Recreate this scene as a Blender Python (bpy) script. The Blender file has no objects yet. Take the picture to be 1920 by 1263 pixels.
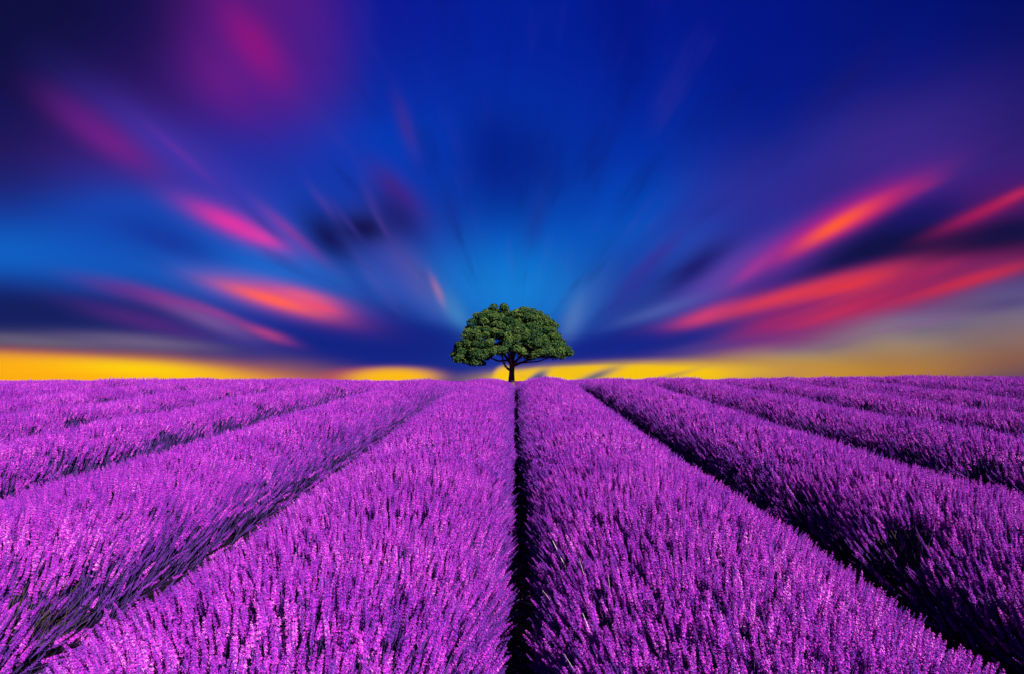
import bpy, math, random
import numpy as np
from mathutils import Vector, Matrix

random.seed(7)
rng = np.random.default_rng(7)
scene = bpy.context.scene
COL = scene.collection

# ------------------------------------------------------------------ camera
EYE = 1.50
F_PX, HZ_X, HZ_Y = 1280.0, 965.0, 713.0          # focal length and horizon in photograph pixels (1920 wide)
cam_data = bpy.data.cameras.new('camera')
cam_data.sensor_width = 36.0
cam_data.lens = 36.0 * F_PX / 1920.0
cam_data.shift_y = (HZ_Y - 631.5) / 1920.0
cam_data.shift_x = (960.0 - HZ_X) / 1920.0
cam_data.clip_start = 0.02
cam_data.clip_end = 12000.0
cam = bpy.data.objects.new('camera', cam_data)
COL.objects.link(cam)
cam.location = (0, 0, EYE)
cam.rotation_euler = (math.radians(90), 0, 0)
scene.camera = cam

# ------------------------------------------------------------------ colour management
scene.view_settings.view_transform = 'Standard'
scene.view_settings.look = 'None'
scene.view_settings.exposure = 1.12
scene.view_settings.gamma = 1.0
scene.view_settings.use_curve_mapping = False
scene.render.engine = 'CYCLES'

# ------------------------------------------------------------------ sun
SUN_EL, SUN_AZ = math.radians(27), math.radians(147)     # azimuth clockwise from the view direction (+Y)
sun_data = bpy.data.lights.new('sun', 'SUN')
sun_data.energy = 5.0
sun_data.angle = math.radians(0.6)
sun_data.color = (1.0, 0.90, 0.86)
sun = bpy.data.objects.new('sun', sun_data)
COL.objects.link(sun)
sdir = Vector((math.sin(SUN_AZ) * math.cos(SUN_EL), math.cos(SUN_AZ) * math.cos(SUN_EL), math.sin(SUN_EL)))
sun.rotation_euler = sdir.to_track_quat('Z', 'Y').to_euler()
sun.location = (20, -5, 20)


# ------------------------------------------------------------------ node helpers
def s2l(c):
    out = []
    for v in c[:3]:
        v = v / 255.0
        out.append(v / 12.92 if v <= 0.04045 else ((v + 0.055) / 1.055) ** 2.4)
    return (out[0], out[1], out[2], 1.0)


def math_node(nt, op, a, b=None, c=None, clamp=False):
    n = nt.nodes.new('ShaderNodeMath')
    n.operation = op
    n.use_clamp = clamp
    for i, v in enumerate((a, b, c)):
        if v is None:
            continue
        if isinstance(v, (int, float)):
            n.inputs[i].default_value = v
        else:
            nt.links.new(v, n.inputs[i])
    return n.outputs[0]


def mix_node(nt, fac, a, b):
    n = nt.nodes.new('ShaderNodeMix')
    n.data_type = 'RGBA'
    n.clamp_factor = True
    for k, v in ((0, fac), (6, a), (7, b)):
        if hasattr(v, 'is_linked'):
            nt.links.new(v, n.inputs[k])
        else:
            n.inputs[k].default_value = v
    return n.outputs[2]


# ------------------------------------------------------------------ sky (world)
world = bpy.data.worlds.new('World')
scene.world = world
world.use_nodes = True
world.cycles.sampling_method = 'MANUAL'
world.cycles.sample_map_resolution = 256
wt = world.node_tree
wt.nodes.clear()


def streak_group():
    """One soft, elongated streak of cloud laid over the colour that comes in."""
    g = bpy.data.node_groups.new('cloud_streak', 'ShaderNodeTree')
    for nm, ty in (('Color', 'NodeSocketColor'), ('Pos', 'NodeSocketVector'), ('Centre', 'NodeSocketVector'),
                   ('Ca', 'NodeSocketFloat'), ('Sa', 'NodeSocketFloat'), ('Cb', 'NodeSocketFloat'), ('Sb', 'NodeSocketFloat'),
                   ('Power', 'NodeSocketFloat'), ('Strength', 'NodeSocketFloat'), ('Tint', 'NodeSocketColor')):
        g.interface.new_socket(nm, in_out='INPUT', socket_type=ty)
    g.interface.new_socket('Color', in_out='OUTPUT', socket_type='NodeSocketColor')
    i = g.nodes.new('NodeGroupInput')
    o = g.nodes.new('NodeGroupOutput')
    # a negligible trace of the incoming colour is added to the position: it makes the streaks evaluate one after the
    # other, which keeps the shader inside the renderer's stack
    ma = g.nodes.new('ShaderNodeVectorMath')
    ma.operation = 'MULTIPLY_ADD'
    g.links.new(i.outputs['Color'], ma.inputs[0])
    ma.inputs[1].default_value = (1e-7, 1e-7, 1e-7)
    g.links.new(i.outputs['Pos'], ma.inputs[2])
    sub = g.nodes.new('ShaderNodeVectorMath')
    sub.operation = 'SUBTRACT'
    g.links.new(ma.outputs[0], sub.inputs[0])
    g.links.new(i.outputs['Centre'], sub.inputs[1])
    sep = g.nodes.new('ShaderNodeSeparateXYZ')
    g.links.new(sub.outputs[0], sep.inputs[0])
    along = math_node(g, 'ADD', math_node(g, 'MULTIPLY', sep.outputs[0], i.outputs['Ca']),
                      math_node(g, 'MULTIPLY', sep.outputs[1], i.outputs['Sa']))
    across = math_node(g, 'SUBTRACT', math_node(g, 'MULTIPLY', sep.outputs[1], i.outputs['Cb']),
                       math_node(g, 'MULTIPLY', sep.outputs[0], i.outputs['Sb']))
    r2 = math_node(g, 'ADD', math_node(g, 'MULTIPLY', along, along), math_node(g, 'MULTIPLY', across, across))
    e = math_node(g, 'EXPONENT', math_node(g, 'MULTIPLY', math_node(g, 'POWER', r2, i.outputs['Power']), -1.0))
    fac = math_node(g, 'MULTIPLY', e, i.outputs['Strength'], clamp=True)
    g.links.new(mix_node(g, fac, i.outputs['Color'], i.outputs['Tint']), o.inputs[0])
    return g


STREAK = streak_group()
tc = wt.nodes.new('ShaderNodeTexCoord')
sp = wt.nodes.new('ShaderNodeSeparateXYZ')
wt.links.new(tc.outputs['Generated'], sp.inputs[0])
# direction -> (tan azimuth, tan elevation), mirrored behind the viewer so that the sky goes all the way round
yy = math_node(wt, 'SQRT', math_node(wt, 'ADD', math_node(wt, 'MULTIPLY', sp.outputs[1], sp.outputs[1]), 0.002))
U = math_node(wt, 'DIVIDE', sp.outputs[0], yy)
V = math_node(wt, 'MAXIMUM', math_node(wt, 'DIVIDE', sp.outputs[2], yy), -0.02)
# everything below is in hundredths of a focal length x12.8, i.e. hundreds of photograph pixels
PX = math_node(wt, 'MULTIPLY_ADD', U, 12.8, 9.65)
PY = math_node(wt, 'MULTIPLY_ADD', V, -12.8, 7.13)
# long, radial smear: noise that is fine across the streaks and slow along them
rx = math_node(wt, 'SUBTRACT', PX, 9.6)
ry = math_node(wt, 'SUBTRACT', PY, 7.0)
ang = math_node(wt, 'ARCTAN2', math_node(wt, 'MULTIPLY', ry, -1.0), rx)
rad = math_node(wt, 'LOGARITHM', math_node(wt, 'ADD', math_node(wt, 'ADD', math_node(wt, 'MULTIPLY', rx, rx),
                                                              math_node(wt, 'MULTIPLY', ry, ry)), 0.3), 2.718)
cmb = wt.nodes.new('ShaderNodeCombineXYZ')
wt.links.new(math_node(wt, 'MULTIPLY', ang, 5.0), cmb.inputs[0])
wt.links.new(math_node(wt, 'MULTIPLY', rad, 0.55), cmb.inputs[1])
nz = wt.nodes.new('ShaderNodeTexNoise')
nz.inputs['Scale'].default_value = 1.0
nz.inputs['Detail'].default_value = 3.0
nz.inputs['Roughness'].default_value = 0.45
wt.links.new(cmb.outputs[0], nz.inputs['Vector'])
wob = math_node(wt, 'SUBTRACT', nz.outputs[0], 0.5)
rr = math_node(wt, 'SQRT', math_node(wt, 'ADD', math_node(wt, 'MULTIPLY', rx, rx), math_node(wt, 'MULTIPLY', ry, ry)))
# push positions sideways to the radial direction by the noise, a little more with distance from the vanishing point
amp = math_node(wt, 'MULTIPLY', wob, 0.035)
PXW = math_node(wt, 'SUBTRACT', PX, math_node(wt, 'MULTIPLY', ry, amp))
PYW = math_node(wt, 'ADD', PY, math_node(wt, 'MULTIPLY', rx, math_node(wt, 'MULTIPLY', amp, 0.5)))
pos = wt.nodes.new('ShaderNodeCombineXYZ')
wt.links.new(PXW, pos.inputs[0])
wt.links.new(PYW, pos.inputs[1])

SKY_COLUMNS = [
    (0, [(0, (9, 7, 56)), (100, (12, 9, 70)), (200, (28, 12, 85)), (280, (36, 18, 95)), (345, (26, 30, 115)), (400, (12, 52, 152)),
         (450, (5, 90, 190)), (490, (5, 92, 192)), (520, (8, 68, 165)), (560, (10, 34, 115)), (605, (8, 25, 95)), (640, (60, 60, 110)),
         (680, (160, 110, 60)), (710, (250, 165, 20))]),
    (240, [(0, (26, 14, 88)), (100, (33, 15, 95)), (200, (50, 20, 108)), (280, (62, 28, 125)), (340, (38, 42, 150)), (385, (12, 70, 182)),
           (440, (10, 68, 178)), (500, (8, 88, 190)), (535, (15, 66, 168)), (570, (25, 40, 130)), (615, (25, 34, 115)), (645, (60, 50, 120)),
           (680, (150, 90, 70)), (710, (255, 165, 20))]),
    (480, [(0, (85, 22, 125)), (80, (85, 22, 128)), (150, (75, 25, 135)), (200, (55, 28, 140)), (265, (20, 38, 160)), (340, (14, 52, 170)),
           (400, (10, 66, 182)), (460, (10, 85, 195)), (510, (10, 105, 206)), (550, (18, 80, 185)), (590, (15, 40, 145)), (640, (12, 32, 135)),
           (675, (40, 40, 125)), (710, (200, 120, 50))]),
    (720, [(0, (8, 22, 150)), (100, (6, 30, 152)), (200, (4, 42, 165)), (260, (0, 55, 180)), (340, (4, 52, 172)), (400, (14, 45, 150)),
           (460, (28, 52, 155)), (520, (30, 88, 182)), (560, (35, 70, 165)), (595, (10, 34, 142)), (645, (2, 30, 135)), (685, (20, 36, 130)),
           (710, (30, 40, 125))]),
    (960, [(0, (0, 28, 150)), (100, (1, 30, 155)), (200, (0, 44, 165)), (270, (0, 40, 155)), (340, (0, 44, 156)), (400, (0, 62, 172)),
           (450, (0, 86, 192)), (500, (0, 108, 204)), (565, (12, 118, 206)), (610, (8, 80, 180)), (640, (2, 38, 150)), (685, (8, 38, 145)),
           (710, (20, 42, 135))]),
    (1200, [(0, (0, 18, 135)), (150, (0, 28, 150)), (300, (0, 44, 165)), (400, (0, 72, 184)), (450, (5, 80, 188)), (500, (14, 66, 168)),
            (550, (30, 60, 155)), (590, (30, 60, 150)), (620, (4, 34, 140)), (655, (15, 34, 138)), (685, (60, 50, 120)), (710, (120, 90, 80))]),
    (1440, [(0, (0, 18, 130)), (150, (0, 20, 138)), (250, (4, 30, 140)), (330, (34, 38, 142)), (380, (42, 42, 152)), (430, (34, 44, 155)),
            (480, (60, 44, 150)), (520, (60, 36, 135)), (560, (70, 36, 130)), (600, (50, 34, 130)), (635, (80, 55, 140)), (655, (125, 112, 135)),
            (675, (185, 155, 75)), (692, (220, 165, 22)), (710, (205, 140, 22))]),
    (1680, [(0, (0, 14, 118)), (150, (6, 20, 124)), (220, (36, 28, 120)), (300, (56, 38, 138)), (360, (50, 26, 128)), (400, (25, 18, 105)),
            (450, (8, 10, 72)), (490, (40, 18, 95)), (540, (90, 40, 110)), (575, (105, 60, 120)), (600, (110, 104, 148)), (640, (152, 132, 112)),
            (670, (168, 125, 78)), (710, (165, 100, 45))]),
    (1920, [(0, (0, 10, 98)), (150, (8, 16, 104)), (250, (42, 25, 112)), (320, (55, 25, 118)), (370, (80, 22, 105)), (420, (36, 14, 80)),
            (460, (8, 8, 58)), (490, (40, 18, 85)), (520, (88, 60, 122)), (550, (84, 80, 140)), (600, (125, 110, 125)), (640, (136, 106, 98)),
            (675, (138, 88, 66)), (710, (88, 66, 96))]),
]
vfac = math_node(wt, 'DIVIDE', PYW, 7.2, clamp=True)
sky_col = None
prev_x = None
for cx, stops in SKY_COLUMNS:
    r = wt.nodes.new('ShaderNodeValToRGB')
    r.color_ramp.interpolation = 'B_SPLINE'
    els = r.color_ramp.elements
    els[0].position, els[0].color = stops[0][0] / 720.0, s2l(stops[0][1])
    els[1].position, els[1].color = stops[-1][0] / 720.0, s2l(stops[-1][1])
    for p, c in stops[1:-1]:
        e = els.new(p / 720.0)
        e.color = s2l(c)
    wt.links.new(vfac, r.inputs[0])
    if sky_col is None:
        sky_col = r.outputs[0]
    else:
        mr = wt.nodes.new('ShaderNodeMapRange')
        mr.interpolation_type = 'SMOOTHSTEP'
        mr.inputs['From Min'].default_value = prev_x / 100.0
        mr.inputs['From Max'].default_value = cx / 100.0
        wt.links.new(PXW, mr.inputs['Value'])
        sky_col = mix_node(wt, mr.outputs[0], sky_col, r.outputs[0])
    prev_x = cx

# thin wisps: paler and darker veils drawn out along the same radial lines
cmb2 = wt.nodes.new('ShaderNodeCombineXYZ')
wt.links.new(math_node(wt, 'MULTIPLY', ang, 8.0), cmb2.inputs[0])
wt.links.new(math_node(wt, 'MULTIPLY', rad, 0.9), cmb2.inputs[1])
nz2 = wt.nodes.new('ShaderNodeTexNoise')
nz2.inputs['Scale'].default_value = 1.0
nz2.inputs['Detail'].default_value = 3.0
wt.links.new(cmb2.outputs[0], nz2.inputs['Vector'])


def veil(lo, hi, strength, colour, col):
    mr_ = wt.nodes.new('ShaderNodeMapRange')
    mr_.interpolation_type = 'SMOOTHSTEP'
    mr_.inputs['From Min'].default_value = lo
    mr_.inputs['From Max'].default_value = hi
    mr_.inputs['To Max'].default_value = strength
    wt.links.new(nz2.outputs[0], mr_.inputs['Value'])
    return mix_node(wt, mr_.outputs[0], col, s2l(colour))


sky_col = veil(0.54, 0.85, 0.13, (76, 62, 168), sky_col)
sky_col = veil(0.47, 0.22, 0.38, (6, 22, 110), sky_col)

# centre x, y, direction x, y, half length, half width, colour, strength, exponent
STREAKS = [
    (950, 560, 1, 0, 110, 70, (16, 124, 212), .6, 2),
    (40, 40, 1, -.3, 300, 170, (7, 7, 60), .75, 2),
    (475, 70, .2, 1, 160, 115, (100, 24, 140), .6, 2),
    (575, 85, .3, .95, 95, 60, (72, 28, 150), .4, 2),
    (412, 150, .6, .8, 75, 46, (112, 24, 138), .5, 2),
    (473, 82, .61, .79, 82, 34, (150, 14, 128), .75, 2),
    (342, 296, .83, .56, 200, 46, (66, 50, 172), .75, 2),
    (200, 262, .84, .55, 100, 29, (122, 28, 140), .72, 2),
    (150, 215, .84, .55, 80, 26, (90, 24, 125), .4, 2),
    (342, 290, .75, .66, 75, 8, (105, 45, 165), .45, 2),
    (320, 455, .93, .36, 110, 30, (18, 44, 150), .7, 2),
    (439, 420, .92, .4, 108, 27, (145, 45, 165), .65, 2),
    (436, 421, .92, .4, 72, 16, (222, 50, 165), .98, 2),
    (490, 445, .93, .37, 40, 10, (222, 60, 168), .7, 2),
    (495, 420, .74, .67, 62, 9, (50, 45, 150), .5, 2),
    (548, 436, .77, .64, 68, 11, (130, 58, 165), .8, 2),
    (747, 362, .7, .72, 64, 25, (66, 28, 128), .78, 2),
    (616, 393, .6, .8, 50, 9, (80, 60, 168), .5, 2),
    (707, 393, .45, .9, 52, 9, (76, 60, 168), .45, 2),
    (735, 485, .6, .8, 100, 40, (62, 66, 170), .62, 2),
    (785, 525, .6, .8, 78, 24, (88, 84, 166), .55, 2),
    (618, 446, .72, .69, 66, 32, (13, 13, 88), .97, 2),
    (684, 428, 1, .1, 52, 32, (14, 11, 76), .98, 2),
    (745, 405, .72, .69, 54, 28, (28, 24, 106), .8, 2),
    (650, 412, .6, .8, 50, 6, (60, 48, 150), .45, 2),
    (714, 420, .5, .86, 50, 6, (70, 56, 156), .45, 2),
    (684, 542, .6, .8, 60, 15, (22, 60, 162), .45, 2),
    (700, 520, .6, .8, 70, 12, (80, 74, 172), .25, 2),
    (762, 235, .3, .95, 56, 14, (62, 40, 142), .6, 2),
    (935, 290, .1, .99, 100, 62, (0, 24, 128), .7, 2),
    (1005, 410, -.2, .98, 60, 18, (22, 48, 145), .5, 2),
    (850, 400, .2, .98, 50, 16, (14, 40, 140), .45, 2),
    (821, 547, .42, .9, 28, 7, (172, 108, 158), .75, 2),
    (855, 588, .55, .84, 48, 17, (66, 134, 196), .65, 2),
    (712, 640, 1, .02, 190, 40, (2, 27, 130), .97, 4),
    (60, 582, 1, .06, 260, 46, (5, 20, 92), .92, 2),
    (274, 604, .97, .25, 125, 18, (84, 32, 124), .65, 2),
    (322, 566, .95, .3, 88, 14, (160, 44, 140), .55, 2),
    (240, 548, .96, .28, 90, 14, (100, 40, 140), .5, 2),
    (399, 604, .94, .34, 85, 16, (125, 88, 155), .65, 2),
    (410, 588, .93, .36, 60, 9, (180, 64, 148), .35, 2),
    (500, 626, .95, .31, 46, 9, (200, 66, 132), .6, 2),
    (530, 561, .965, .26, 112, 23, (200, 72, 138), .9, 2),
    (572, 557, .97, .24, 62, 13, (238, 92, 128), .7, 2),
    (513, 562, .96, .28, 88, 12, (255, 95, 84), 1.0, 2),
    (600, 576, .97, .24, 38, 8, (250, 75, 105), .6, 2),
    (60, 640, 1, .04, 180, 12, (104, 96, 122), .8, 2),
    (270, 641, 1, .08, 140, 13, (110, 95, 132), .8, 2),
    # right half
    (1587, 154, .72, -.69, 100, 24, (18, 22, 112), .5, 2),
    (1180, 60, .1, .99, 130, 50, (0, 14, 120), .4, 2),
    (1673, 285, .9, -.44, 260, 80, (64, 40, 142), .5, 2),
    (1280, 400, .75, -.66, 110, 22, (30, 48, 158), .4, 2),
    (1400, 350, .85, -.52, 200, 34, (42, 46, 156), .4, 2),
    (1359, 519, .84, -.54, 118, 32, (90, 64, 166), .78, 2),
    (1188, 542, .72, -.69, 85, 19, (40, 46, 150), .6, 2),
    (1228, 485, .74, -.67, 75, 14, (54, 40, 146), .6, 2),
    (1302, 502, .8, -.6, 80, 24, (24, 22, 110), .92, 2),
    (1558, 420, .87, -.49, 150, 28, (160, 28, 142), .88, 2),
    (1590, 413, .885, -.465, 122, 17, (230, 45, 98), .95, 2),
    (1713, 357, .93, -.37, 50, 9, (150, 35, 120), .6, 2),
    (1566, 424, .86, -.51, 66, 12, (255, 90, 50), .97, 2),
    (1416, 502, .8, -.6, 48, 11, (165, 50, 150), .7, 2),
    (1600, 574, .955, -.3, 225, 36, (176, 34, 90), .9, 2),
    (1800, 515, .96, -.27, 160, 24, (130, 28, 92), .7, 2),
    (1718, 412, .9, -.43, 80, 22, (24, 17, 98), .8, 2),
    (1604, 482, .93, -.36, 120, 25, (12, 11, 78), .96, 2),
    (1800, 450, .985, -.12, 230, 33, (8, 9, 62), .98, 3),
    (1860, 396, .9, -.43, 110, 22, (105, 18, 95), .55, 2),
    (1852, 393, .91, -.41, 88, 12, (166, 22, 84), .9, 2),
    (1905, 366, .91, -.41, 40, 9, (200, 40, 86), .6, 2),
    (1473, 556, .965, -.26, 175, 15, (224, 56, 80), .92, 2),
    (1590, 537, .965, -.26, 105, 18, (228, 52, 66), .85, 2),
    (1740, 512, .95, -.31, 60, 12, (165, 32, 88), .7, 2),
    (1815, 528, .96, -.27, 140, 12, (200, 40, 72), .88, 2),
    (1500, 577, .955, -.29, 90, 7, (120, 26, 110), .5, 2),
    (1680, 556, .955, -.29, 110, 6, (128, 26, 96), .5, 2),
    (1560, 590, .955, -.29, 120, 9, (208, 42, 84), .5, 2),
    (1433, 615, .95, -.3, 85, 17, (172, 34, 102), .8, 2),
    (1313, 598, .93, -.37, 62, 13, (214, 60, 116), .88, 2),
    (1234, 584, .95, -.3, 85, 12, (80, 98, 176), .58, 2),
    (1076, 597, .4, -.91, 48, 19, (92, 130, 190), .58, 2),
    (1110, 560, .5, -.87, 70, 20, (50, 90, 180), .4, 2),
    (1188, 644, .99, -.12, 210, 25, (3, 30, 135), .92, 3),
    (1335, 650, .985, -.17, 170, 13, (60, 46, 138), .6, 2),
    (1700, 612, .98, -.2, 130, 8, (132, 84, 140), .35, 2),
    (1890, 568, .98, -.15, 80, 14, (74, 60, 120), .6, 2),
    # glow on the horizon
    (120, 706, 1, .055, 490, 47, (186, 66, 80), .85, 5),
    (115, 711, 1, .055, 465, 44, (255, 176, 12), 1.0, 6),
    (270, 692, 1, .06, 150, 16, (255, 216, 0), .8, 2),
    (705, 709, 1, -.02, 115, 21, (205, 90, 80), .8, 4),
    (735, 708, 1, -.02, 84, 19, (252, 186, 20), 1.0, 4),
    (1470, 704, 1, -.03, 260, 20, (212, 158, 34), .5, 2),
    (1220, 703, 1, -.035, 330, 29, (160, 110, 90), .7, 5),
    (1180, 704, 1, -.03, 255, 25, (240, 192, 10), .97, 4),
    (1140, 704, 1, -.01, 216, 21, (246, 196, 10), .9, 10),
    (947, 706, 1, 0, 22, 21, (255, 202, 8), .95, 6),
    (1004, 710, .8, -.6, 28, 10, (46, 72, 130), .97, 3),
    (1112, 706, .93, -.36, 52, 8, (92, 92, 120), .9, 2),
    (1230, 712, .96, -.26, 70, 5, (130, 110, 96), .7, 2),
]
for cx, cy, dx, dy, a, b, c, st, pw in STREAKS:
    L = math.hypot(dx, dy)
    dx, dy = dx / L, dy / L
    n = wt.nodes.new('ShaderNodeGroup')
    n.node_tree = STREAK
    wt.links.new(sky_col, n.inputs['Color'])
    wt.links.new(pos.outputs[0], n.inputs['Pos'])
    n.inputs['Centre'].default_value = (cx / 100.0, cy / 100.0, 0)
    n.inputs['Ca'].default_value = dx * 100.0 / a
    n.inputs['Sa'].default_value = dy * 100.0 / a
    n.inputs['Cb'].default_value = dx * 100.0 / b
    n.inputs['Sb'].default_value = dy * 100.0 / b
    n.inputs['Power'].default_value = pw / 2.0
    n.inputs['Strength'].default_value = st
    n.inputs['Tint'].default_value = s2l(c)
    sky_col = n.outputs[0]
# faint streak grain in brightness
gain = math_node(wt, 'MULTIPLY_ADD', wob, 0.24, 1.0)
vm = wt.nodes.new('ShaderNodeVectorMath')
vm.operation = 'SCALE'
wt.links.new(sky_col, vm.inputs[0])
wt.links.new(gain, vm.inputs['Scale'])
bg = wt.nodes.new('ShaderNodeBackground')
bg.inputs['Strength'].default_value = 0.46
wt.links.new(vm.outputs[0], bg.inputs['Color'])
# a trace of physical daylight, sun direction matched to the lamp
nish = wt.nodes.new('ShaderNodeTexSky')
nish.sky_type = 'NISHITA'
nish.sun_disc = False
nish.sun_elevation = SUN_EL
nish.sun_rotation = SUN_AZ
bg2 = wt.nodes.new('ShaderNodeBackground')
bg2.inputs['Strength'].default_value = 0.0004
wt.links.new(nish.outputs[0], bg2.inputs['Color'])
add = wt.nodes.new('ShaderNodeAddShader')
wt.links.new(bg.outputs[0], add.inputs[0])
wt.links.new(bg2.outputs[0], add.inputs[1])
wo = wt.nodes.new('ShaderNodeOutputWorld')
wt.links.new(add.outputs[0], wo.inputs[0])


# ------------------------------------------------------------------ materials
def new_mat(name):
    m = bpy.data.materials.new(name)
    m.use_nodes = True
    m.node_tree.nodes.clear()
    return m, m.node_tree


def out_surface(nt, shader):
    o = nt.nodes.new('ShaderNodeOutputMaterial')
    nt.links.new(shader, o.inputs[0])


def soil_material():
    m, nt = new_mat('soil')
    t = nt.nodes.new('ShaderNodeTexCoord')
    n = nt.nodes.new('ShaderNodeTexNoise')
    n.inputs['Scale'].default_value = 14.0
    n.inputs['Detail'].default_value = 8.0
    nt.links.new(t.outputs['Object'], n.inputs['Vector'])
    c = mix_node(nt, n.outputs[0], (0.005, 0.0025, 0.010, 1), (0.018, 0.009, 0.028, 1))
    sx = nt.nodes.new('ShaderNodeSeparateXYZ')
    nt.links.new(t.outputs['Object'], sx.inputs[0])
    mr = nt.nodes.new('ShaderNodeMapRange')                              # the flowering field goes on beyond the built rows
    mr.inputs['From Min'].default_value = 37.0
    mr.inputs['From Max'].default_value = 39.0
    nt.links.new(sx.outputs[1], mr.inputs['Value'])
    c = mix_node(nt, mr.outputs[0], c, (0.16, 0.012, 0.22, 1))
    p = nt.nodes.new('ShaderNodeBsdfPrincipled')
    nt.links.new(c, p.inputs['Base Color'])
    p.inputs['Roughness'].default_value = 0.95
    p.inputs['Specular IOR Level'].default_value = 0.03
    b = nt.nodes.new('ShaderNodeBump')
    b.inputs['Strength'].default_value = 0.8
    b.inputs['Distance'].default_value = 0.03
    nt.links.new(n.outputs[0], b.inputs['Height'])
    nt.links.new(b.outputs[0], p.inputs['Normal'])
    out_surface(nt, p.outputs[0])
    return m


def petal_material(name, dark, mid, light, pale, transl=0.25):
    """Flower colour that varies from plant to plant (noise in space), stalk to stalk and floret to floret."""
    m, nt = new_mat(name)
    oi = nt.nodes.new('ShaderNodeObjectInfo')
    at = nt.nodes.new('ShaderNodeAttribute')
    at.attribute_name = 'tint'
    geo = nt.nodes.new('ShaderNodeNewGeometry')
    n = nt.nodes.new('ShaderNodeTexNoise')
    n.inputs['Scale'].default_value = 1.3
    n.inputs['Detail'].default_value = 3.0
    nt.links.new(geo.outputs['Position'], n.inputs['Vector'])
    f = math_node(nt, 'ADD', math_node(nt, 'MULTIPLY', at.outputs['Fac'], 0.50),
                  math_node(nt, 'ADD', math_node(nt, 'MULTIPLY', oi.outputs['Random'], 0.42),
                            math_node(nt, 'MULTIPLY', math_node(nt, 'SUBTRACT', n.outputs[0], 0.42), 0.6)))
    r = nt.nodes.new('ShaderNodeValToRGB')
    els = r.color_ramp.elements
    els[0].position, els[0].color = 0.05, dark
    els[1].position, els[1].color = 0.97, pale
    for p_, c_ in ((0.38, mid), (0.72, light)):
        e = els.new(p_)
        e.color = c_
    nt.links.new(f, r.inputs[0])
    p = nt.nodes.new('ShaderNodeBsdfPrincipled')
    nt.links.new(r.outputs[0], p.inputs['Base Color'])
    p.inputs['Roughness'].default_value = 0.55
    p.inputs['Specular IOR Level'].default_value = 0.35
    tr = nt.nodes.new('ShaderNodeBsdfTranslucent')
    nt.links.new(r.outputs[0], tr.inputs[0])
    mx = nt.nodes.new('ShaderNodeMixShader')
    mx.inputs[0].default_value = transl
    nt.links.new(p.outputs[0], mx.inputs[1])
    nt.links.new(tr.outputs[0], mx.inputs[2])
    out_surface(nt, mx.outputs[0])
    return m


def plain_material(name, a, b, scale=9.0, rough=0.8, attr=None):
    m, nt = new_mat(name)
    t = nt.nodes.new('ShaderNodeTexCoord')
    n = nt.nodes.new('ShaderNodeTexNoise')
    n.inputs['Scale'].default_value = scale
    n.inputs['Detail'].default_value = 5.0
    nt.links.new(t.outputs['Object'], n.inputs['Vector'])
    fac = n.outputs[0]
    if attr:
        at = nt.nodes.new('ShaderNodeAttribute')
        at.attribute_name = attr
        fac = at.outputs['Fac']
    c = mix_node(nt, fac, (*a, 1), (*b, 1))
    p = nt.nodes.new('ShaderNodeBsdfPrincipled')
    nt.links.new(c, p.inputs['Base Color'])
    p.inputs['Roughness'].default_value = rough
    p.inputs['Specular IOR Level'].default_value = 0.08
    out_surface(nt, p.outputs[0])
    return m


M_SOIL = soil_material()
M_PETAL = petal_material('lavender_petal', (0.13, 0.009, 0.42, 1), (0.38, 0.013, 0.54, 1), (0.71, 0.040, 0.69, 1), (0.88, 0.30, 0.88, 1))  # last, palest colour paints sparkle highlights onto a few florets
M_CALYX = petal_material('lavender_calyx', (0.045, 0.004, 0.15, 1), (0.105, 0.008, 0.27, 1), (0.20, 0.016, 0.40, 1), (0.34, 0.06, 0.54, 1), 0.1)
M_STEM = plain_material('lavender_stem', (0.040, 0.015, 0.12), (0.078, 0.030, 0.19), 20)
M_OLIVE = plain_material('olive_stem', (0.036, 0.028, 0.020), (0.080, 0.058, 0.040), 20)
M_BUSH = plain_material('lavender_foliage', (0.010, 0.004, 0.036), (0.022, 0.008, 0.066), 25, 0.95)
M_STRAW = plain_material('dry_straw', (0.45, 0.38, 0.34), (0.60, 0.50, 0.45), 30)
M_FALLEN = petal_material('fallen_petal', (0.30, 0.03, 0.40, 1), (0.50, 0.06, 0.50, 1), (0.62, 0.16, 0.62, 1), (0.8, 0.4, 0.75, 1))
M_BARK = plain_material('bark', (0.050, 0.032, 0.026), (0.125, 0.078, 0.058), 6)
M_LEAF = plain_material('leaf', (0.012, 0.044, 0.017), (0.088, 0.142, 0.028), 2, 0.6, 'tint')


# ------------------------------------------------------------------ terrain
def smooth(e0, e1, x):
    t = np.clip((x - e0) / (e1 - e0), 0, 1)
    return t * t * (3 - 2 * t)


SLOPE = 0.0531
_ys = np.linspace(-60, 400, 9201)
_sl = SLOPE * (1 - smooth(16.1, 18.8, _ys)) - 0.006 * smooth(18.0, 24.0, _ys) * (1 - smooth(60.0, 120.0, _ys))
_sl = _sl * smooth(-40, -10, _ys)
_g = np.concatenate([[0], np.cumsum((_sl[1:] + _sl[:-1]) * 0.5 * (_ys[1] - _ys[0]))])
_g -= np.interp(0.0, _ys, _g)


def ground_z(x, y):
    x = np.asarray(x, float)
    y = np.asarray(y, float)
    g = np.interp(y, _ys, _g)
    far = smooth(6, 17, y)
    near_x = np.exp(-(x / 60.0) ** 2)
    g = g + far * near_x * (0.0036 * x + 0.030 * np.sin(x * 0.62 + 0.8) + 0.018 * np.sin(x * 1.7 + y * 0.3))
    return g


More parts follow.
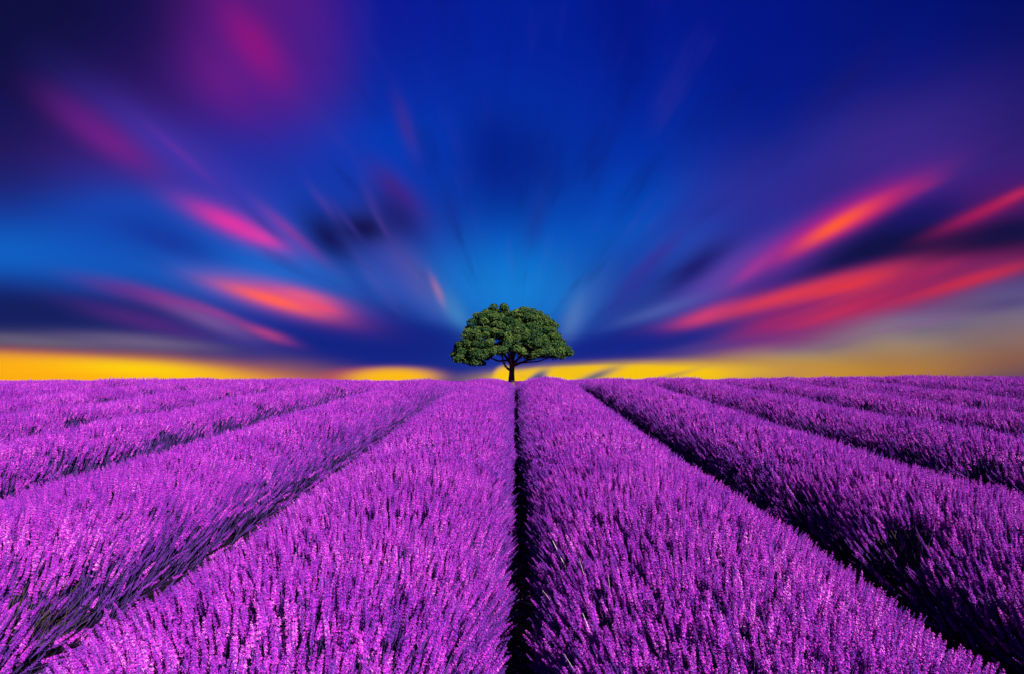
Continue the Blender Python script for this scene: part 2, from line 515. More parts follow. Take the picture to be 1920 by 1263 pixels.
def link_mesh(name, verts, faces, mat, parent=None, smooth_shade=False):
    me = bpy.data.meshes.new(name)
    me.from_pydata([tuple(v) for v in verts], [], faces)
    if isinstance(mat, (list, tuple)):
        for mm in mat:
            me.materials.append(mm)
    else:
        me.materials.append(mat)
    if smooth_shade:
        me.polygons.foreach_set('use_smooth', [True] * len(me.polygons))
    me.update()
    o = bpy.data.objects.new(name, me)
    COL.objects.link(o)
    if parent:
        o.parent = parent
    return o


def grid_axis(parts):
    out = []
    for a, b, n in parts:
        out += list(np.linspace(a, b, n, endpoint=False))
    out.append(parts[-1][1])
    return np.array(out)


gx = grid_axis([(-6000, -600, 8), (-600, -60, 12), (-60, -16, 22), (-16, 16, 160), (16, 60, 22), (60, 600, 12), (600, 6000, 8)])
gy = grid_axis([(-3000, -100, 6), (-100, -2, 12), (-2, 34, 180), (34, 80, 20), (80, 600, 12), (600, 8000, 10)])
GX, GY = np.meshgrid(gx, gy)
GZ = ground_z(GX, GY)
GZ = GZ + np.where((np.abs(GX) < 16) & (GY > -2) & (GY < 34), rng.normal(0, 0.006, GX.shape), 0)
gv = np.stack([GX.ravel(), GY.ravel(), GZ.ravel()], 1)
nx_, ny_ = len(gx), len(gy)
gf = [(j * nx_ + i, j * nx_ + i + 1, (j + 1) * nx_ + i + 1, (j + 1) * nx_ + i) for j in range(ny_ - 1) for i in range(nx_ - 1)]
ground = link_mesh('ground', gv, gf, M_SOIL, smooth_shade=True)
ground['kind'] = 'structure'


# ------------------------------------------------------------------ lavender stalk meshes
class MB:
    def __init__(self):
        self.v, self.f, self.m, self.t = [], [], [], []

    def tube(self, pts, radii, sides, mat, tint=0.5):
        base = len(self.v)
        for k, (p, r) in enumerate(zip(pts, radii)):
            a = Vector(pts[min(k + 1, len(pts) - 1)]) - Vector(pts[max(k - 1, 0)])
            a.normalize()
            x = a.orthogonal().normalized()
            y = a.cross(x)
            for s in range(sides):
                q = 2 * math.pi * s / sides
                self.v.append(Vector(p) + x * (r * math.cos(q)) + y * (r * math.sin(q)))
                self.t.append(tint)
        for k in range(len(pts) - 1):
            for s in range(sides):
                s2 = (s + 1) % sides
                self.f.append((base + k * sides + s, base + k * sides + s2, base + (k + 1) * sides + s2, base + (k + 1) * sides + s))
                self.m.append(mat)

    def bud(self, p, d, ln, r, mat, tint, sides=4):
        """small pointed bud from p along d"""
        d = Vector(d).normalized()
        x = d.orthogonal().normalized()
        y = d.cross(x)
        b = len(self.v)
        self.v.append(Vector(p))
        for s in range(sides):
            q = 2 * math.pi * s / sides + 0.4
            self.v.append(Vector(p) + d * (ln * 0.55) + x * (r * math.cos(q)) + y * (r * math.sin(q)))
        self.v.append(Vector(p) + d * ln)
        self.t += [tint * 0.7] + [tint] * (sides + 1)
        for s in range(sides):
            s2 = (s + 1) % sides
            self.f.append((b, b + 1 + s2, b + 1 + s))
            self.f.append((b + 1 + s, b + 1 + s2, b + 1 + sides))
            self.m += [mat, mat]

    def petals(self, p, d, size, mat, tint, n, rnd):
        """an open floret: n small petals spreading at the mouth"""
        d = Vector(d).normalized()
        x = d.orthogonal().normalized()
        y = d.cross(x)
        ph = rnd.random() * 6
        for s in range(n):
            q = ph + 2 * math.pi * s / n
            o = x * math.cos(q) + y * math.sin(q)
            t = d.cross(o)
            b = len(self.v)
            self.v += [Vector(p), Vector(p) + o * (size * .6) + t * (size * .4) + d * (size * .35),
                       Vector(p) + o * size + d * (size * .25), Vector(p) + o * (size * .6) - t * (size * .4) + d * (size * .35)]
            self.t += [tint * .8, tint, tint, tint]
            self.f.append((b, b + 1, b + 2, b + 3))
            self.m.append(mat)

    def mesh(self, name, mats):
        me = bpy.data.meshes.new(name)
        me.from_pydata([tuple(v) for v in self.v], [], self.f)
        for mm in mats:
            me.materials.append(mm)
        me.polygons.foreach_set('material_index', self.m)
        a = me.attributes.new('tint', 'FLOAT', 'POINT')
        a.data.foreach_set('value', self.t)
        me.update()
        return me


STEM_L = 0.27


def spike_mesh(seed, detail, bud=False):
    """A lavender stalk: stem from the origin up +Z, flower head of whorls at its top; a lone whorl lower on the stem."""
    rnd = random.Random(seed)
    mb = MB()
    head = rnd.uniform(0.062, 0.100)
    bend = rnd.uniform(-0.03, 0.03)
    bend2 = rnd.uniform(-0.02, 0.02)

    def axis(z):
        t = z / (STEM_L + head)
        return Vector((bend * t * t, bend2 * t * t * t, z))
    n = 4 if detail else 2
    zs = [STEM_L * k / n for k in range(n + 1)] + [STEM_L + head]
    mb.tube([axis(z) for z in zs], [0.0016 if detail else 0.002] * (n + 1) + [0.0008], 3, 0)
    whorls = (12 if detail else 8)
    for w in range(-1, whorls):
        if w == -1:
            if rnd.random() < 0.4:
                continue
            z, k, sz = STEM_L - rnd.uniform(0.02, 0.035), 4, 0.9
        else:
            f = w / (whorls - 1)
            z = STEM_L + head * (f ** 0.95) + rnd.uniform(-.003, .003)
            sz = (1.18 - 0.62 * f ** 1.6) * (0.85 if w == 0 else 1.0)
            k = 7 if detail else 4
        c = axis(z)
        off = rnd.random() * 6
        for j in range(k):
            q = off + 2 * math.pi * j / k + rnd.uniform(-.25, .25)
            up = 0.85 + rnd.uniform(-.35, .45) + (0.9 if w == whorls - 1 else 0)
            d = Vector((math.cos(q), math.sin(q), up))
            c = axis(z + rnd.uniform(-.0035, .0035))
            if detail:
                mb.bud(c, d, 0.0075 * sz, 0.0018 * sz, 1, rnd.uniform(.1, .9))
                tip = c + d.normalized() * (0.0066 * sz)
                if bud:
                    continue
                if rnd.random() < 0.68:
                    mb.petals(tip, d, 0.0043 * sz * rnd.uniform(.8, 1.25), 2, rnd.random() ** 1.1, 3, rnd)
                else:
                    mb.bud(tip, d, 0.0048 * sz, 0.0017 * sz, 2, rnd.random(), 3)
            else:
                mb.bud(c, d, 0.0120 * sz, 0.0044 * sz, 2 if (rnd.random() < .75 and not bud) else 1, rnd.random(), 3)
    return mb.mesh('flower_spike', [M_STEM, M_CALYX, M_PETAL])


NEAR_N, FAR_N = 6, 4
BUD_N = 2                                                              # the last kinds of each list are stalks still in bud
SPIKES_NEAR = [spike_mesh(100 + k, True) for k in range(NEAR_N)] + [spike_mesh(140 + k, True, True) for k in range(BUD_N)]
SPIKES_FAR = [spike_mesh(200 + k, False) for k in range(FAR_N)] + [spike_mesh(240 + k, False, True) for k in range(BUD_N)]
TOTAL_L = STEM_L + 0.08


def bare_stem_mesh(seed, mat):
    rnd = random.Random(seed)
    mb = MB()
    b = rnd.uniform(-.05, .05)
    mb.tube([(b * (t / 5) ** 2, 0.3 * b * (t / 5) ** 3, 0.30 * t / 5) for t in range(6)], [0.0024, .0022, .002, .0018, .0015, .001], 3, 0)
    return mb.mesh('bare_stem', [mat])


# ------------------------------------------------------------------ geometry-node scatter shared by the rows
def scatter_tree(name, objs):
    g = bpy.data.node_groups.new(name, 'GeometryNodeTree')
    g.interface.new_socket('Geometry', in_out='INPUT', socket_type='NodeSocketGeometry')
    g.interface.new_socket('Geometry', in_out='OUTPUT', socket_type='NodeSocketGeometry')
    i = g.nodes.new('NodeGroupInput')
    o = g.nodes.new('NodeGroupOutput')
    jn = g.nodes.new('GeometryNodeJoinGeometry')
    for ob in reversed(objs):                                          # joined inputs come out last link first
        n = g.nodes.new('GeometryNodeObjectInfo')
        n.transform_space = 'ORIGINAL'
        n.inputs['Object'].default_value = ob
        n.inputs['As Instance'].default_value = True
        g.links.new(n.outputs['Geometry'], jn.inputs[0])

    def attr(nm, ty):
        a = g.nodes.new('GeometryNodeInputNamedAttribute')
        a.data_type = ty
        a.inputs['Name'].default_value = nm
        return a.outputs[0]
    ip = g.nodes.new('GeometryNodeInstanceOnPoints')
    ip.inputs['Pick Instance'].default_value = True
    er = g.nodes.new('FunctionNodeEulerToRotation')
    g.links.new(attr('rot', 'FLOAT_VECTOR'), er.inputs[0])
    g.links.new(i.outputs[0], ip.inputs['Points'])
    g.links.new(jn.outputs[0], ip.inputs['Instance'])
    g.links.new(attr('pick', 'INT'), ip.inputs['Instance Index'])
    g.links.new(er.outputs[0], ip.inputs['Rotation'])
    g.links.new(attr('size', 'FLOAT'), ip.inputs['Scale'])
    g.links.new(ip.outputs[0], o.inputs[0])
    return g


def scatter_object(name, parent, pts, rot, size, pick, tree):
    me = bpy.data.meshes.new(name)
    me.vertices.add(len(pts))
    me.vertices.foreach_set('co', np.ascontiguousarray(pts, np.float32).ravel())
    for nm, ty, arr, key in (('rot', 'FLOAT_VECTOR', rot, 'vector'), ('size', 'FLOAT', size, 'value'), ('pick', 'INT', pick, 'value')):
        a = me.attributes.new(nm, ty, 'POINT')
        a.data.foreach_set(key, np.ascontiguousarray(arr, np.int32 if ty == 'INT' else np.float32).ravel())
    me.update()
    o = bpy.data.objects.new(name, me)
    COL.objects.link(o)
    o.parent = parent
    o['kind'] = 'stuff'
    md = o.modifiers.new('scatter', 'NODES')
    md.node_group = tree
    return o


def rot_from_dir(d, spin):
    """Euler XYZ angles that carry +Z to d, after a spin about +Z."""
    d = d / np.linalg.norm(d, axis=1, keepdims=True)
    ref = np.stack([np.cos(spin), np.sin(spin), np.zeros_like(spin)], 1)
    x = ref - d * (ref * d).sum(1, keepdims=True)
    x /= np.linalg.norm(x, axis=1, keepdims=True)
    y = np.cross(d, x)
    b = np.arcsin(np.clip(-x[:, 2], -1, 1))
    a = np.arctan2(y[:, 2], d[:, 2])
    c = np.arctan2(x[:, 1], x[:, 0])
    return np.stack([a, b, c], 1)


def sum_noise(y, seed, scale):
    r = np.random.default_rng(seed)
    out = np.zeros_like(y)
    for k in range(5):
        fr = r.uniform(0.5, 2.2) * (1 + 0.5 * k) / scale
        out += np.sin(y * fr + r.uniform(0, 6.28)) / (1 + 0.6 * k)
    return out / 2.2


# ------------------------------------------------------------------ the rows
PITCH, HALF, TOP = 1.80, 0.76, 0.645
BELLY = 0.20                                                           # height at which a row is widest; it is undercut below
ROW_END = 38.0
PLANT = 0.82
# bare hollows: (row index, y, angle on the section [deg], radius m, share removed, olive stems shown)
HOLLOWS = []


def row_profile(idx, y):
    r = 900 + idx * 31
    hw = (0.82 if idx in (-1, 0) else (0.70 if idx < -2 or idx > 1 else 0.75)) * (1 + 0.030 * sum_noise(y, r, 0.7))
    hh = (TOP + 0.02 if idx < -2 or idx > 1 else TOP) * (1 + 0.045 * sum_noise(y, r + 1, 0.8))
    cx = 0.025 * sum_noise(y, r + 2, 1.6)
    k = np.abs(np.sin(math.pi * (y + 0.37 * idx) / PLANT))           # plants swell a little between their joints
    hw = hw * (0.955 + 0.045 * k)
    hh = hh * (0.965 + 0.035 * k)
    return cx, hw, hh


def row_points(idx, xc, y0, y1, density, depth_mean, r):
    """tips and directions of stalks over the mound of one row between y0 and y1"""
    arc = 2.2
    n = int(density * arc * (y1 - y0))
    y = r.uniform(y0, y1, n)
    # angle across the section: fewer stalks low on the flanks
    lo0, lo1 = (26, 56) if idx < -2 else ((2, 42) if idx not in (-1, 0) else (-8, 36))
    t = r.uniform(math.radians(-14), math.radians(194), n)
    low = np.minimum(t, math.pi - t)                                   # fewer flowers low on the flanks
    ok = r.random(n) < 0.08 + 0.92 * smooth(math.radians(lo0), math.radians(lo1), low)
    t, y = t[ok], y[ok]
    n = len(t)
    cx, hw, hh = row_profile(idx, y)
    ct, st = np.cos(t), np.sin(t)
    depth = r.exponential(depth_mean, n)
    tall = np.where(r.random(n) < 0.04, r.uniform(0.0, 0.05, n), 0)
    nrm = np.stack([ct / hw, np.zeros(n), st / (hh - BELLY) * 0.75], 1)
    nrm /= np.linalg.norm(nrm, axis=1, keepdims=True)
    lean = ((y + 0.37 * idx) / PLANT) % 1.0 - 0.5
    d = nrm * 0.66 + np.stack([r.normal(0, 0.13, n), 0.28 * lean + r.normal(0, 0.13, n), 0.56 + r.normal(0, 0.09, n)], 1)
    d /= np.linalg.norm(d, axis=1, keepdims=True)
    x = cx + hw * ct
    z = BELLY + (hh - BELLY) * st
    tip = np.stack([x, y, z], 1) - d * (depth - tall)[:, None]
    for (hi, hy, ht, hr, share, _) in HOLLOWS:
        if hi == idx:
            dd = np.hypot((y - hy), (t - math.radians(ht)) * 0.72)
            kill = (dd < hr * r.uniform(0.75, 1.15, n)) & (r.random(n) < share)
            tip, d, t, y = tip[~kill], d[~kill], t[~kill], y[~kill]
            n = len(y)
            x = None
    ok = tip[:, 2] > 0.02
    low = np.minimum(t, math.pi - t)                                   # darker bud stalks crowd the low flanks: flank shade put into colour
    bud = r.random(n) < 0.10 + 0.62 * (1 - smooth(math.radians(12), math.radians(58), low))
    return tip[ok], d[ok], bud[ok]


ROW_WORDS = {
    -1: 'broad lavender row just left of the central dark furrow, leading to the tree',
    0: 'broad lavender row just right of the central dark furrow, its near flank in shade',
}
ORD = ['', '', 'second', 'third', 'fourth', 'fifth', 'sixth', 'seventh', 'eighth', 'ninth', 'tenth', 'eleventh']
rows = []
for idx in range(-11, 11):
    k = -idx if idx < 0 else idx + 1                                   # 1 is next to the central furrow
    side = 'left' if idx < 0 else 'right'
    rows.append((idx, k, side))

spike_protos_near, spike_protos_far = [], []
TREE_NEAR = TREE_FAR = None
pending = []
row_data = []
for idx, k, side in rows:
    xc = (idx + 0.5) * PITCH + (-0.03 if idx == 0 else (0.09 if idx == -1 else 0))
    inner = abs(xc) - HALF
    y_in = max(0.55, inner / 0.757 - 1.6)
    y_in = min(y_in, 22.0)
    root = bpy.data.objects.new('lavender_row', None)
    root.empty_display_size = 0.3
    root.location = (xc, y_in, float(ground_z(xc, y_in)))
    COL.objects.link(root)
    if idx in ROW_WORDS:
        lab = ROW_WORDS[idx]
    else:
        lab = '%s lavender row to the %s of the central furrow, counted outward from it' % (ORD[k], side)
    if idx == -2:
        lab = 'second lavender row left of the central furrow, olive stems bare in its near corner'
    if idx == 1:
        lab = 'second lavender row right of the central furrow, with dark hollows in its flank'
    root['label'] = lab
    root['category'] = 'lavender row'
    root['group'] = 'parallel rows of purple lavender'
    row_data.append((idx, k, xc, y_in, root))

# hollows seen in the photograph on the second row to the right and the second to the left
HOLLOWS += [(1, 3.75, 146, 0.31, 0.92, True), (1, 4.9, 148, 0.21, 0.75, False), (1, 5.9, 148, 0.21, 0.75, False), (1, 7.2, 148, 0.22, 0.7, False),
            (-2, 3.0, 33, 0.20, 0.5, True), (-2, 2.45, 30, 0.24, 0.5, True), (-2, 2.55, 55, 0.12, 0.5, True), (-2, 3.2, 18, 0.2, 0.55, True),
            (0, 3.4, 158, 0.35, 0.35, False), (-1, 4.3, 70, 0.25, 0.25, False)]

hrng = random.Random(77)
for idx, k, xc, y_in, root in row_data:                                # thin patches along the flank that faces the middle
    if idx in (-1, 0):
        continue
    y = y_in + 1.2 + hrng.random()
    while y < 17:
        if not (idx in (1, -2) and y < 8):
            HOLLOWS.append((idx, y, hrng.uniform(30, 58) if idx < 0 else hrng.uniform(128, 152), hrng.uniform(0.16, 0.34), hrng.uniform(0.5, 0.9), False))
        y += hrng.uniform(0.5, 2.2)

for idx, k, xc, y_in, root in row_data:
    r = np.random.default_rng(4000 + idx)
    origin = np.array(root.location)
    bands = [(y_in, 3.2, 1250, 'near', 1.0), (3.2, 5.5, 1080, 'near', 1.0), (5.5, 9.0, 900, 'far', 1.0), (9.0, 15.0, 640, 'far', 1.08), (15.0, 22.0, 480, 'far', 1.18), (22.0, ROW_END, 260, 'far', 1.3)]
    tips = {'near': [], 'far': []}
    for y0, y1, dens, lod, sc in bands:
        a = max(y0, y_in)
        if a >= y1:
            continue
        tp, dr, bd = row_points(idx, xc, a, y1, dens, 0.028, r)
        size = np.clip(r.normal(sc, 0.13, len(tp)), 0.7, 1.6)
        tips[lod].append((tp, dr, size, bd))
    # core of leaves and old wood under the stalks
    ny = max(8, int((ROW_END - y_in) / 0.16))
    ysamp = np.linspace(y_in, ROW_END, ny)
    na = 15
    cx, hw, hh = row_profile(idx, ysamp)
    cv, cf = [], []
    for j in range(ny):
        for a in range(na):
            t = math.radians(-30) + math.radians(240) * a / (na - 1)
            sc = 0.66 + r.normal(0, 0.035)
            for (hi, hy, ht, hr, share, _) in HOLLOWS:
                if hi == idx and share > 0.5:
                    sc -= 0.22 * math.exp(-(((ysamp[j] - hy) / hr) ** 2 + ((t - math.radians(ht)) * .72 / hr) ** 2))
            x = cx[j] + hw[j] * math.cos(t) * sc
            z = max(0.0, 0.13 + (hh[j] - 0.13) * math.sin(t) * sc)
            if a in (0, na - 1):
                z = -0.03
                x *= 0.85
            g = float(ground_z(xc + x, ysamp[j]))
            cv.append((x, ysamp[j] - origin[1], g + z - origin[2]))
    for j in range(ny - 1):
        for a in range(na - 1):
            p = j * na + a
            cf.append((p, p + na, p + na + 1, p + 1))
    cf.append(tuple(range(na)))
    cf.append(tuple(reversed(range((ny - 1) * na, ny * na))))
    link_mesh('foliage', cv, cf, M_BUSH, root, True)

    for lod in ('near', 'far'):
        if not tips[lod]:
            continue
        tp = np.concatenate([q[0] for q in tips[lod]])
        dr = np.concatenate([q[1] for q in tips[lod]])
        sz = np.concatenate([q[2] for q in tips[lod]])
        bd = np.concatenate([q[3] for q in tips[lod]])
        base = tp - dr * (TOTAL_L * sz)[:, None]
        wx, wy = xc + base[:, 0], base[:, 1]
        gz = ground_z(xc + tp[:, 0], tp[:, 1])
        world_tip = np.stack([xc + tp[:, 0], tp[:, 1], gz + tp[:, 2]], 1)
        local = np.stack([base[:, 0], base[:, 1] - origin[1], gz + base[:, 2] - origin[2]], 1)
        rot = rot_from_dir(dr, r.uniform(0, 6.283, len(tp)))
        nvar = NEAR_N if lod == 'near' else FAR_N
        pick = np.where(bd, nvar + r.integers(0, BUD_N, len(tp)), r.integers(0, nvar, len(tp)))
        pending.append([idx, k, root, lod, local, rot, sz, pick, world_tip])

# which stalks are parts of their own: the ones that show largest in the picture
for pe in pending:
    idx, k, root, lod, local, rot, sz, pick, wt_ = pe
    px = HZ_X + F_PX * wt_[:, 0] / wt_[:, 1]
    py = HZ_Y - F_PX * (wt_[:, 2] - EYE) / wt_[:, 1]
    inside = (px > 5) & (px < 1915) & (py > 5) & (py < 1258)
    # keep to stalks on the surface that faces the camera
    outer = (wt_[:, 2] - ground_z(wt_[:, 0], wt_[:, 1])) > 0.25
    dist = np.linalg.norm(wt_ - np.array([0, 0, EYE]), axis=1) / sz
    dist = np.where(inside & outer, dist, 1e9)
    quota = 0
    if k <= 2 and lod == 'near':
        quota = 300
    elif k == 3 and lod == 'near':
        quota = 150
    elif k > 2 and lod == 'far':
        quota = 40
    order = np.argsort(dist)[:quota]
    order = order[dist[order] < 1e8]
    meshes = SPIKES_NEAR if lod == 'near' else SPIKES_FAR
    protos = spike_protos_near if lod == 'near' else spike_protos_far
    for q in order:
        o = bpy.data.objects.new('flower_spike', meshes[pick[q]])
        COL.objects.link(o)
        o.parent = root
        o.location = local[q]
        o.rotation_euler = rot[q]
        s = float(sz[q])
        o.scale = (s, s, s)
        if len(protos) < len(meshes) and o.data not in [p_.data for p_ in protos]:
            protos.append(o)
    keep = np.ones(len(sz), bool)
    keep[order] = False
    pe.append(keep)

for lst, ms in ((spike_protos_near, SPIKES_NEAR), (spike_protos_far, SPIKES_FAR)):
    lst.sort(key=lambda p_: ms.index(p_.data))
TREES = {'near': scatter_tree('scatter_near_stalks', spike_protos_near), 'far': scatter_tree('scatter_far_stalks', spike_protos_far)}
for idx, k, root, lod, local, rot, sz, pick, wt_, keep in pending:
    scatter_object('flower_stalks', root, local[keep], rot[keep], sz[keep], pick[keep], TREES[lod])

# bare olive stems fanning out of the hollows
BARE = [bare_stem_mesh(300 + j, M_OLIVE) for j in range(4)]
for (hi, hy, ht, hr, share, olive) in HOLLOWS:
    if not olive:
        continue
    rec = [q for q in row_data if q[0] == hi][0]
    xc, root = rec[2], rec[4]
    r = np.random.default_rng(int(hy * 100) + hi + 50)
    n = 40
    for j in range(n):
        y = hy + r.uniform(-hr, hr) * 1.1
        t = math.radians(ht) + r.uniform(-hr, hr) / 0.72 * 1.0
        cx, hw, hh = row_profile(hi, np.array([y]))
        nr = np.array([math.cos(t) / hw[0], 0.0, 0.75 * math.sin(t) / (hh[0] - BELLY)])
        nr /= np.linalg.norm(nr)
        d = nr * 0.8 + np.array([r.normal(0, .14), r.normal(-0.05, .2), .40 + r.normal(0, .12)])
        d /= np.linalg.norm(d)
        s = r.uniform(0.7, 1.15)
        tip = np.array([cx[0] + hw[0] * math.cos(t), y, BELLY + (hh[0] - BELLY) * math.sin(t)]) * np.array([.95, 1, .95]) - d * r.uniform(0.0, 0.07)
        b = tip - d * 0.30 * s
        g = float(ground_z(xc + tip[0], y))
        o = bpy.data.objects.new('bare_stem', BARE[j % 4])
        COL.objects.link(o)
        o.parent = root
        o.location = (b[0], b[1] - root.location.y, g + b[2] - root.location.z)
        o.rotation_euler = rot_from_dir(d[None, :], np.array([r.uniform(0, 6)]))[0]
        o.scale = (s, s, s)

# a few pale dry straws standing out of the shaded flank right of the central furrow
DRY = [bare_stem_mesh(400 + j, M_STRAW) for j in range(3)]
rec = [q for q in row_data if q[0] == 0][0]
for j, (y, t_deg, ly, s) in enumerate([(2.30, 147, .1, .75), (2.55, 140, .1, .55), (2.95, 150, .0, .7), (3.05, 135, .15, .6), (3.5, 146, .1, .8), (2.75, 128, .1, .6)]):
    t = math.radians(t_deg)
    cx, hw, hh = row_profile(0, np.array([y]))
    nr = np.array([math.cos(t) / hw[0], 0.0, 0.75 * math.sin(t) / (hh[0] - BELLY)])
    nr /= np.linalg.norm(nr)
    d = nr * .7 + np.array([0.0, ly, .6])
    d /= np.linalg.norm(d)
    tip = np.array([cx[0] + hw[0] * math.cos(t), y, BELLY + (hh[0] - BELLY) * math.sin(t)]) + d * 0.04
    b = tip - d * 0.30 * s
    g = float(ground_z(rec[2] + tip[0], y))
    o = bpy.data.objects.new('dry_straw', DRY[j % 3])
    COL.objects.link(o)
    o.parent = rec[4]
    o.location = (b[0], b[1] - rec[4].location.y, g + b[2] - rec[4].location.z)
    o.rotation_euler = rot_from_dir(d[None, :], np.array([j * 1.3]))[0]
    o.scale = (s, s, s)
    o['label'] = 'pale dry straw'

# ------------------------------------------------------------------ fallen petals in the central furrow
pv, pf, pt = [], [], []
rp = random.Random(5)
for j in range(700):
    y = 1.6 + 7.5 * rp.random() ** 1.3
    x = rp.gauss(0.03, 0.055)
    z = float(ground_z(x, y)) + rp.uniform(0.008, 0.02)
    c = Vector((x, y, z))
    q = rp.random() * 6.28
    s = rp.uniform(0.003, 0.0075)
    a = Vector((math.cos(q), math.sin(q), rp.uniform(-.5, .5))) * s
    b2 = Vector((-math.sin(q), math.cos(q), rp.uniform(-.4, .4))) * s * .6
    up = Vector((0, 0, s * .5))
    b = len(pv)
    pv += [c - a, c - b2 + up, c + a, c + b2 + up]
    tt = rp.random()
    pt += [tt] * 4
    pf.append((b, b + 1, b + 2, b + 3))
petals = link_mesh('fallen_petals', pv, pf, M_FALLEN)
at = petals.data.attributes.new('tint', 'FLOAT', 'POINT')
at.data.foreach_set('value', pt)
petals['kind'] = 'stuff'
petals['label'] = 'pink petals fallen on the dark soil of the central furrow'
petals['category'] = 'petals'

# ------------------------------------------------------------------ the tree
TREE_Y = 40.0
K = TREE_Y / F_PX                                                      # metres per photograph pixel at the tree


def tp(px, py, dy=0.0):
    return Vector(((px - HZ_X) * K, dy, EYE + (HZ_Y - py) * K - TREE_Z))


TREE_X = (960 - HZ_X) * K
TREE_Z = float(ground_z(TREE_X, TREE_Y))
tree = bpy.data.objects.new('broadleaf_tree', None)
tree.location = (0, TREE_Y, TREE_Z)
COL.objects.link(tree)
tree['label'] = 'lone round-crowned green tree standing at the far end of the central furrow'
tree['category'] = 'tree'


def limb(name, pts, radii, sides=10, parent=tree):
    # resample smoothly
    P = [Vector(p) for p in pts]
    out, rad_ = [], []
    n = 5
    for s in range(len(P) - 1):
        p0, p1, p2, p3 = P[max(s - 1, 0)], P[s], P[s + 1], P[min(s + 2, len(P) - 1)]
        for q in range(n):
            t = q / n
            out.append(0.5 * ((2 * p1) + (p2 - p0) * t + (2 * p0 - 5 * p1 + 4 * p2 - p3) * t * t + (3 * p1 - p0 - 3 * p2 + p3) * t ** 3))
            rad_.append(radii[s] * (1 - t) + radii[s + 1] * t)
    out.append(P[-1])
    rad_.append(radii[-1])
    mb = MB()
    mb.tube(out, rad_, sides, 0)
    me = mb.mesh(name, [M_BARK])
    me.polygons.foreach_set('use_smooth', [True] * len(me.polygons))
    o = bpy.data.objects.new(name, me)
    COL.objects.link(o)
    o.parent = parent
    return o


base = Vector(((959.5 - HZ_X) * K, 0, -0.1))
trunk = limb('trunk', [base, tp(959, 715), tp(959.5, 700), tp(960, 688), tp(961, 680), tp(958, 668, .1), tp(962, 650, .1), tp(958, 620)],
             [.27, .20, .165, .16, .19, .12, .09, .03], 12)
LIMBS = [
    ([tp(958, 694), tp(949, 687, -.2), tp(944, 676, -.5), tp(940, 660, -.9), tp(925, 640, -1.2)], [.075, .07, .055, .04, .02]),
    ([tp(960, 686), tp(954, 675, .1), tp(946, 665, .2), tp(930, 650, .3), tp(905, 620, .4)], [.10, .085, .065, .045, .02]),
    ([tp(961, 684), tp(968, 676, -.2), tp(975, 668, -.4), tp(985, 650, -.6), tp(1000, 615, -.8)], [.10, .085, .06, .045, .02]),
    ([tp(962, 685), tp(976, 679, .2), tp(990, 674, .2), tp(1010, 668, .3), tp(1035, 655, .2)], [.085, .07, .05, .035, .015]),
    ([tp(975, 679, .2), tp(995, 678, -.3), tp(1012, 676, -.5), tp(1030, 668, -.6), tp(1052, 660, -.5)], [.05, .04, .035, .028, .012]),
    ([tp(952, 674, .1), tp(935, 676, -.3), tp(920, 670, -.5), tp(898, 662, -.6), tp(872, 662, -.5)], [.06, .05, .04, .03, .012]),
    ([tp(960, 684), tp(963, 668, .8), tp(968, 650, 1.4), tp(975, 625, 1.8)], [.09, .07, .05, .02]),
    ([tp(960, 684), tp(955, 668, -.6), tp(950, 650, -1.3), tp(945, 620, -1.6)], [.09, .07, .05, .02]),
]
for pts, rd in LIMBS:
    limb('branch', pts, rd, 8)

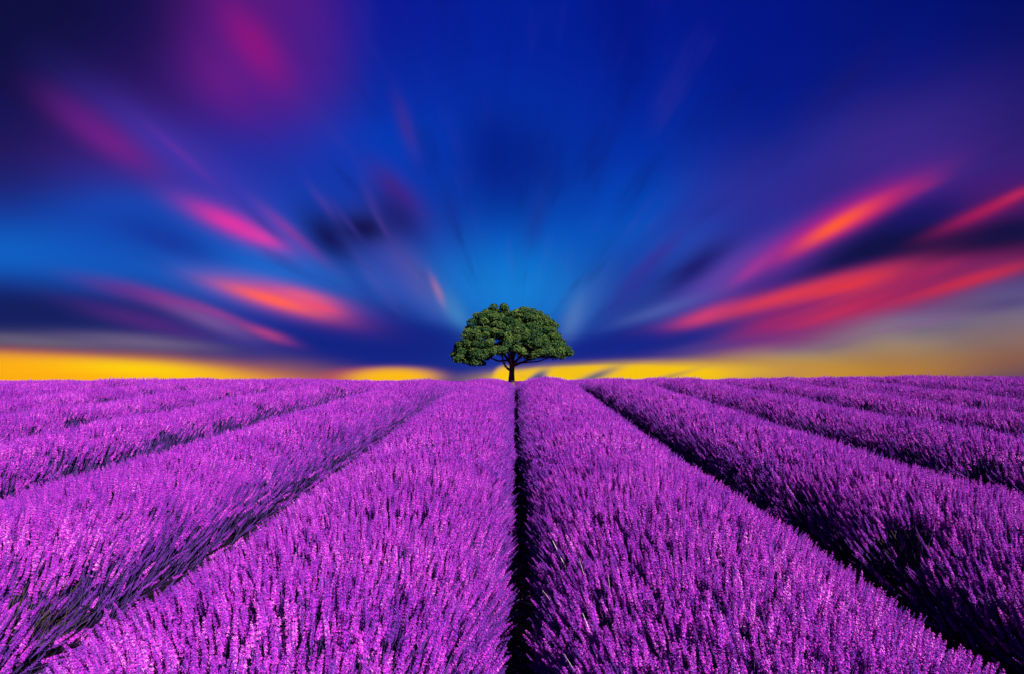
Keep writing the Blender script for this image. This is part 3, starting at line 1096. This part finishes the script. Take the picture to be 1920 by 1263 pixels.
# crown: many leaf clumps filling a flattened dome, each a tuft of separate leaf faces
TOPLINE = [(847, 664), (852, 652), (862, 642), (874, 632), (880, 618), (884, 603), (893, 591), (908, 583), (920, 577), (928, 571), (948, 571), (954, 579),
           (962, 583), (972, 577), (985, 575), (1000, 579), (1010, 586), (1020, 594), (1032, 600), (1043, 612), (1044, 622), (1052, 631), (1056, 645),
           (1066, 649), (1073, 657), (1074, 662)]
BOTLINE = [(847, 664), (855, 678), (863, 684), (880, 684), (898, 688), (906, 688), (912, 677), (925, 671), (935, 673), (946, 668), (956, 668), (966, 668),
           (975, 670), (990, 676), (1005, 675), (1022, 670), (1035, 674), (1048, 675), (1058, 672), (1070, 668), (1074, 662)]
tx, ty = zip(*TOPLINE)
bx, by = zip(*BOTLINE)
rt = np.random.default_rng(21)
clumps = []
tries = 0
while len(clumps) < 480 and tries < 80000:
    tries += 1
    px = rt.uniform(855, 1066)
    top, bot = np.interp(px, tx, ty), np.interp(px, bx, by)
    rc = rt.uniform(6.5, 10.5)                                          # clump radius in photograph pixels
    if bot - top < 1.3 * rc:
        rc = max(3.5, (bot - top) / 1.8)
    py = rt.uniform(top + rc * 0.85, max(top + rc * .86, bot - rc * 0.75))
    half = max(0.0, 1 - ((px - 960) / 114) ** 2) ** 0.5
    rise = (690 - py) / 118.0
    dmax = 2.9 * half * max(0.25, (1 - max(0, rise) ** 2.2)) ** 0.5
    sgn = -1 if rt.random() < 0.68 else 1                               # most on the side one sees
    dy = sgn * dmax * rt.random() ** 0.45
    p = tp(px, py, dy)
    if any((p - c[0]).length < 0.50 * (rc * K + c[1]) * 0.74 for c in clumps):
        continue
    clumps.append((p, rc * K))
lv, lf, ltint = [], [], []
centre = tp(960, 660)
for p, rc in clumps:
    n = int(215 * (rc / 0.26) ** 1.6)
    ct = rt.normal(0.0, 0.17)
    for j in range(n):
        d = rt.normal(0, 1, 3)
        d /= np.linalg.norm(d)
        if d[2] < -0.45 and rt.random() < 0.65:
            d[2] = -d[2]
        rr_ = rc * (0.50 + 0.5 * rt.random() ** 0.6)
        c = p + Vector((d[0] * rr_ * 1.12, d[1] * rr_ * 1.12, d[2] * rr_ * 0.82))
        nrm = (Vector(d) + Vector((0, 0, .7)) + Vector(rt.normal(0, .45, 3))).normalized()
        a = nrm.orthogonal().normalized()
        a = (Matrix.Rotation(rt.uniform(0, 6.28), 3, nrm) @ a)
        b = nrm.cross(a)
        s = rt.uniform(0.044, 0.080)
        i0 = len(lv)
        fold = nrm * (s * 0.22)
        lv += [c - a * s, c - b * (s * .48) + fold, c + a * s - nrm * (s * .2), c + b * (s * .48) + fold]
        top_light = max(0, d[2]) * 0.42                                     # upper leaves yellower: light on each clump put into its tint
        tt = float(np.clip(0.20 + ct + top_light + rt.normal(0, .18), 0, 1))
        ltint += [tt] * 4
        lf += [(i0, i0 + 1, i0 + 2), (i0, i0 + 2, i0 + 3)]
crown = link_mesh('crown', lv, lf, M_LEAF, tree)
a_ = crown.data.attributes.new('tint', 'FLOAT', 'POINT')
a_.data.foreach_set('value', ltint)
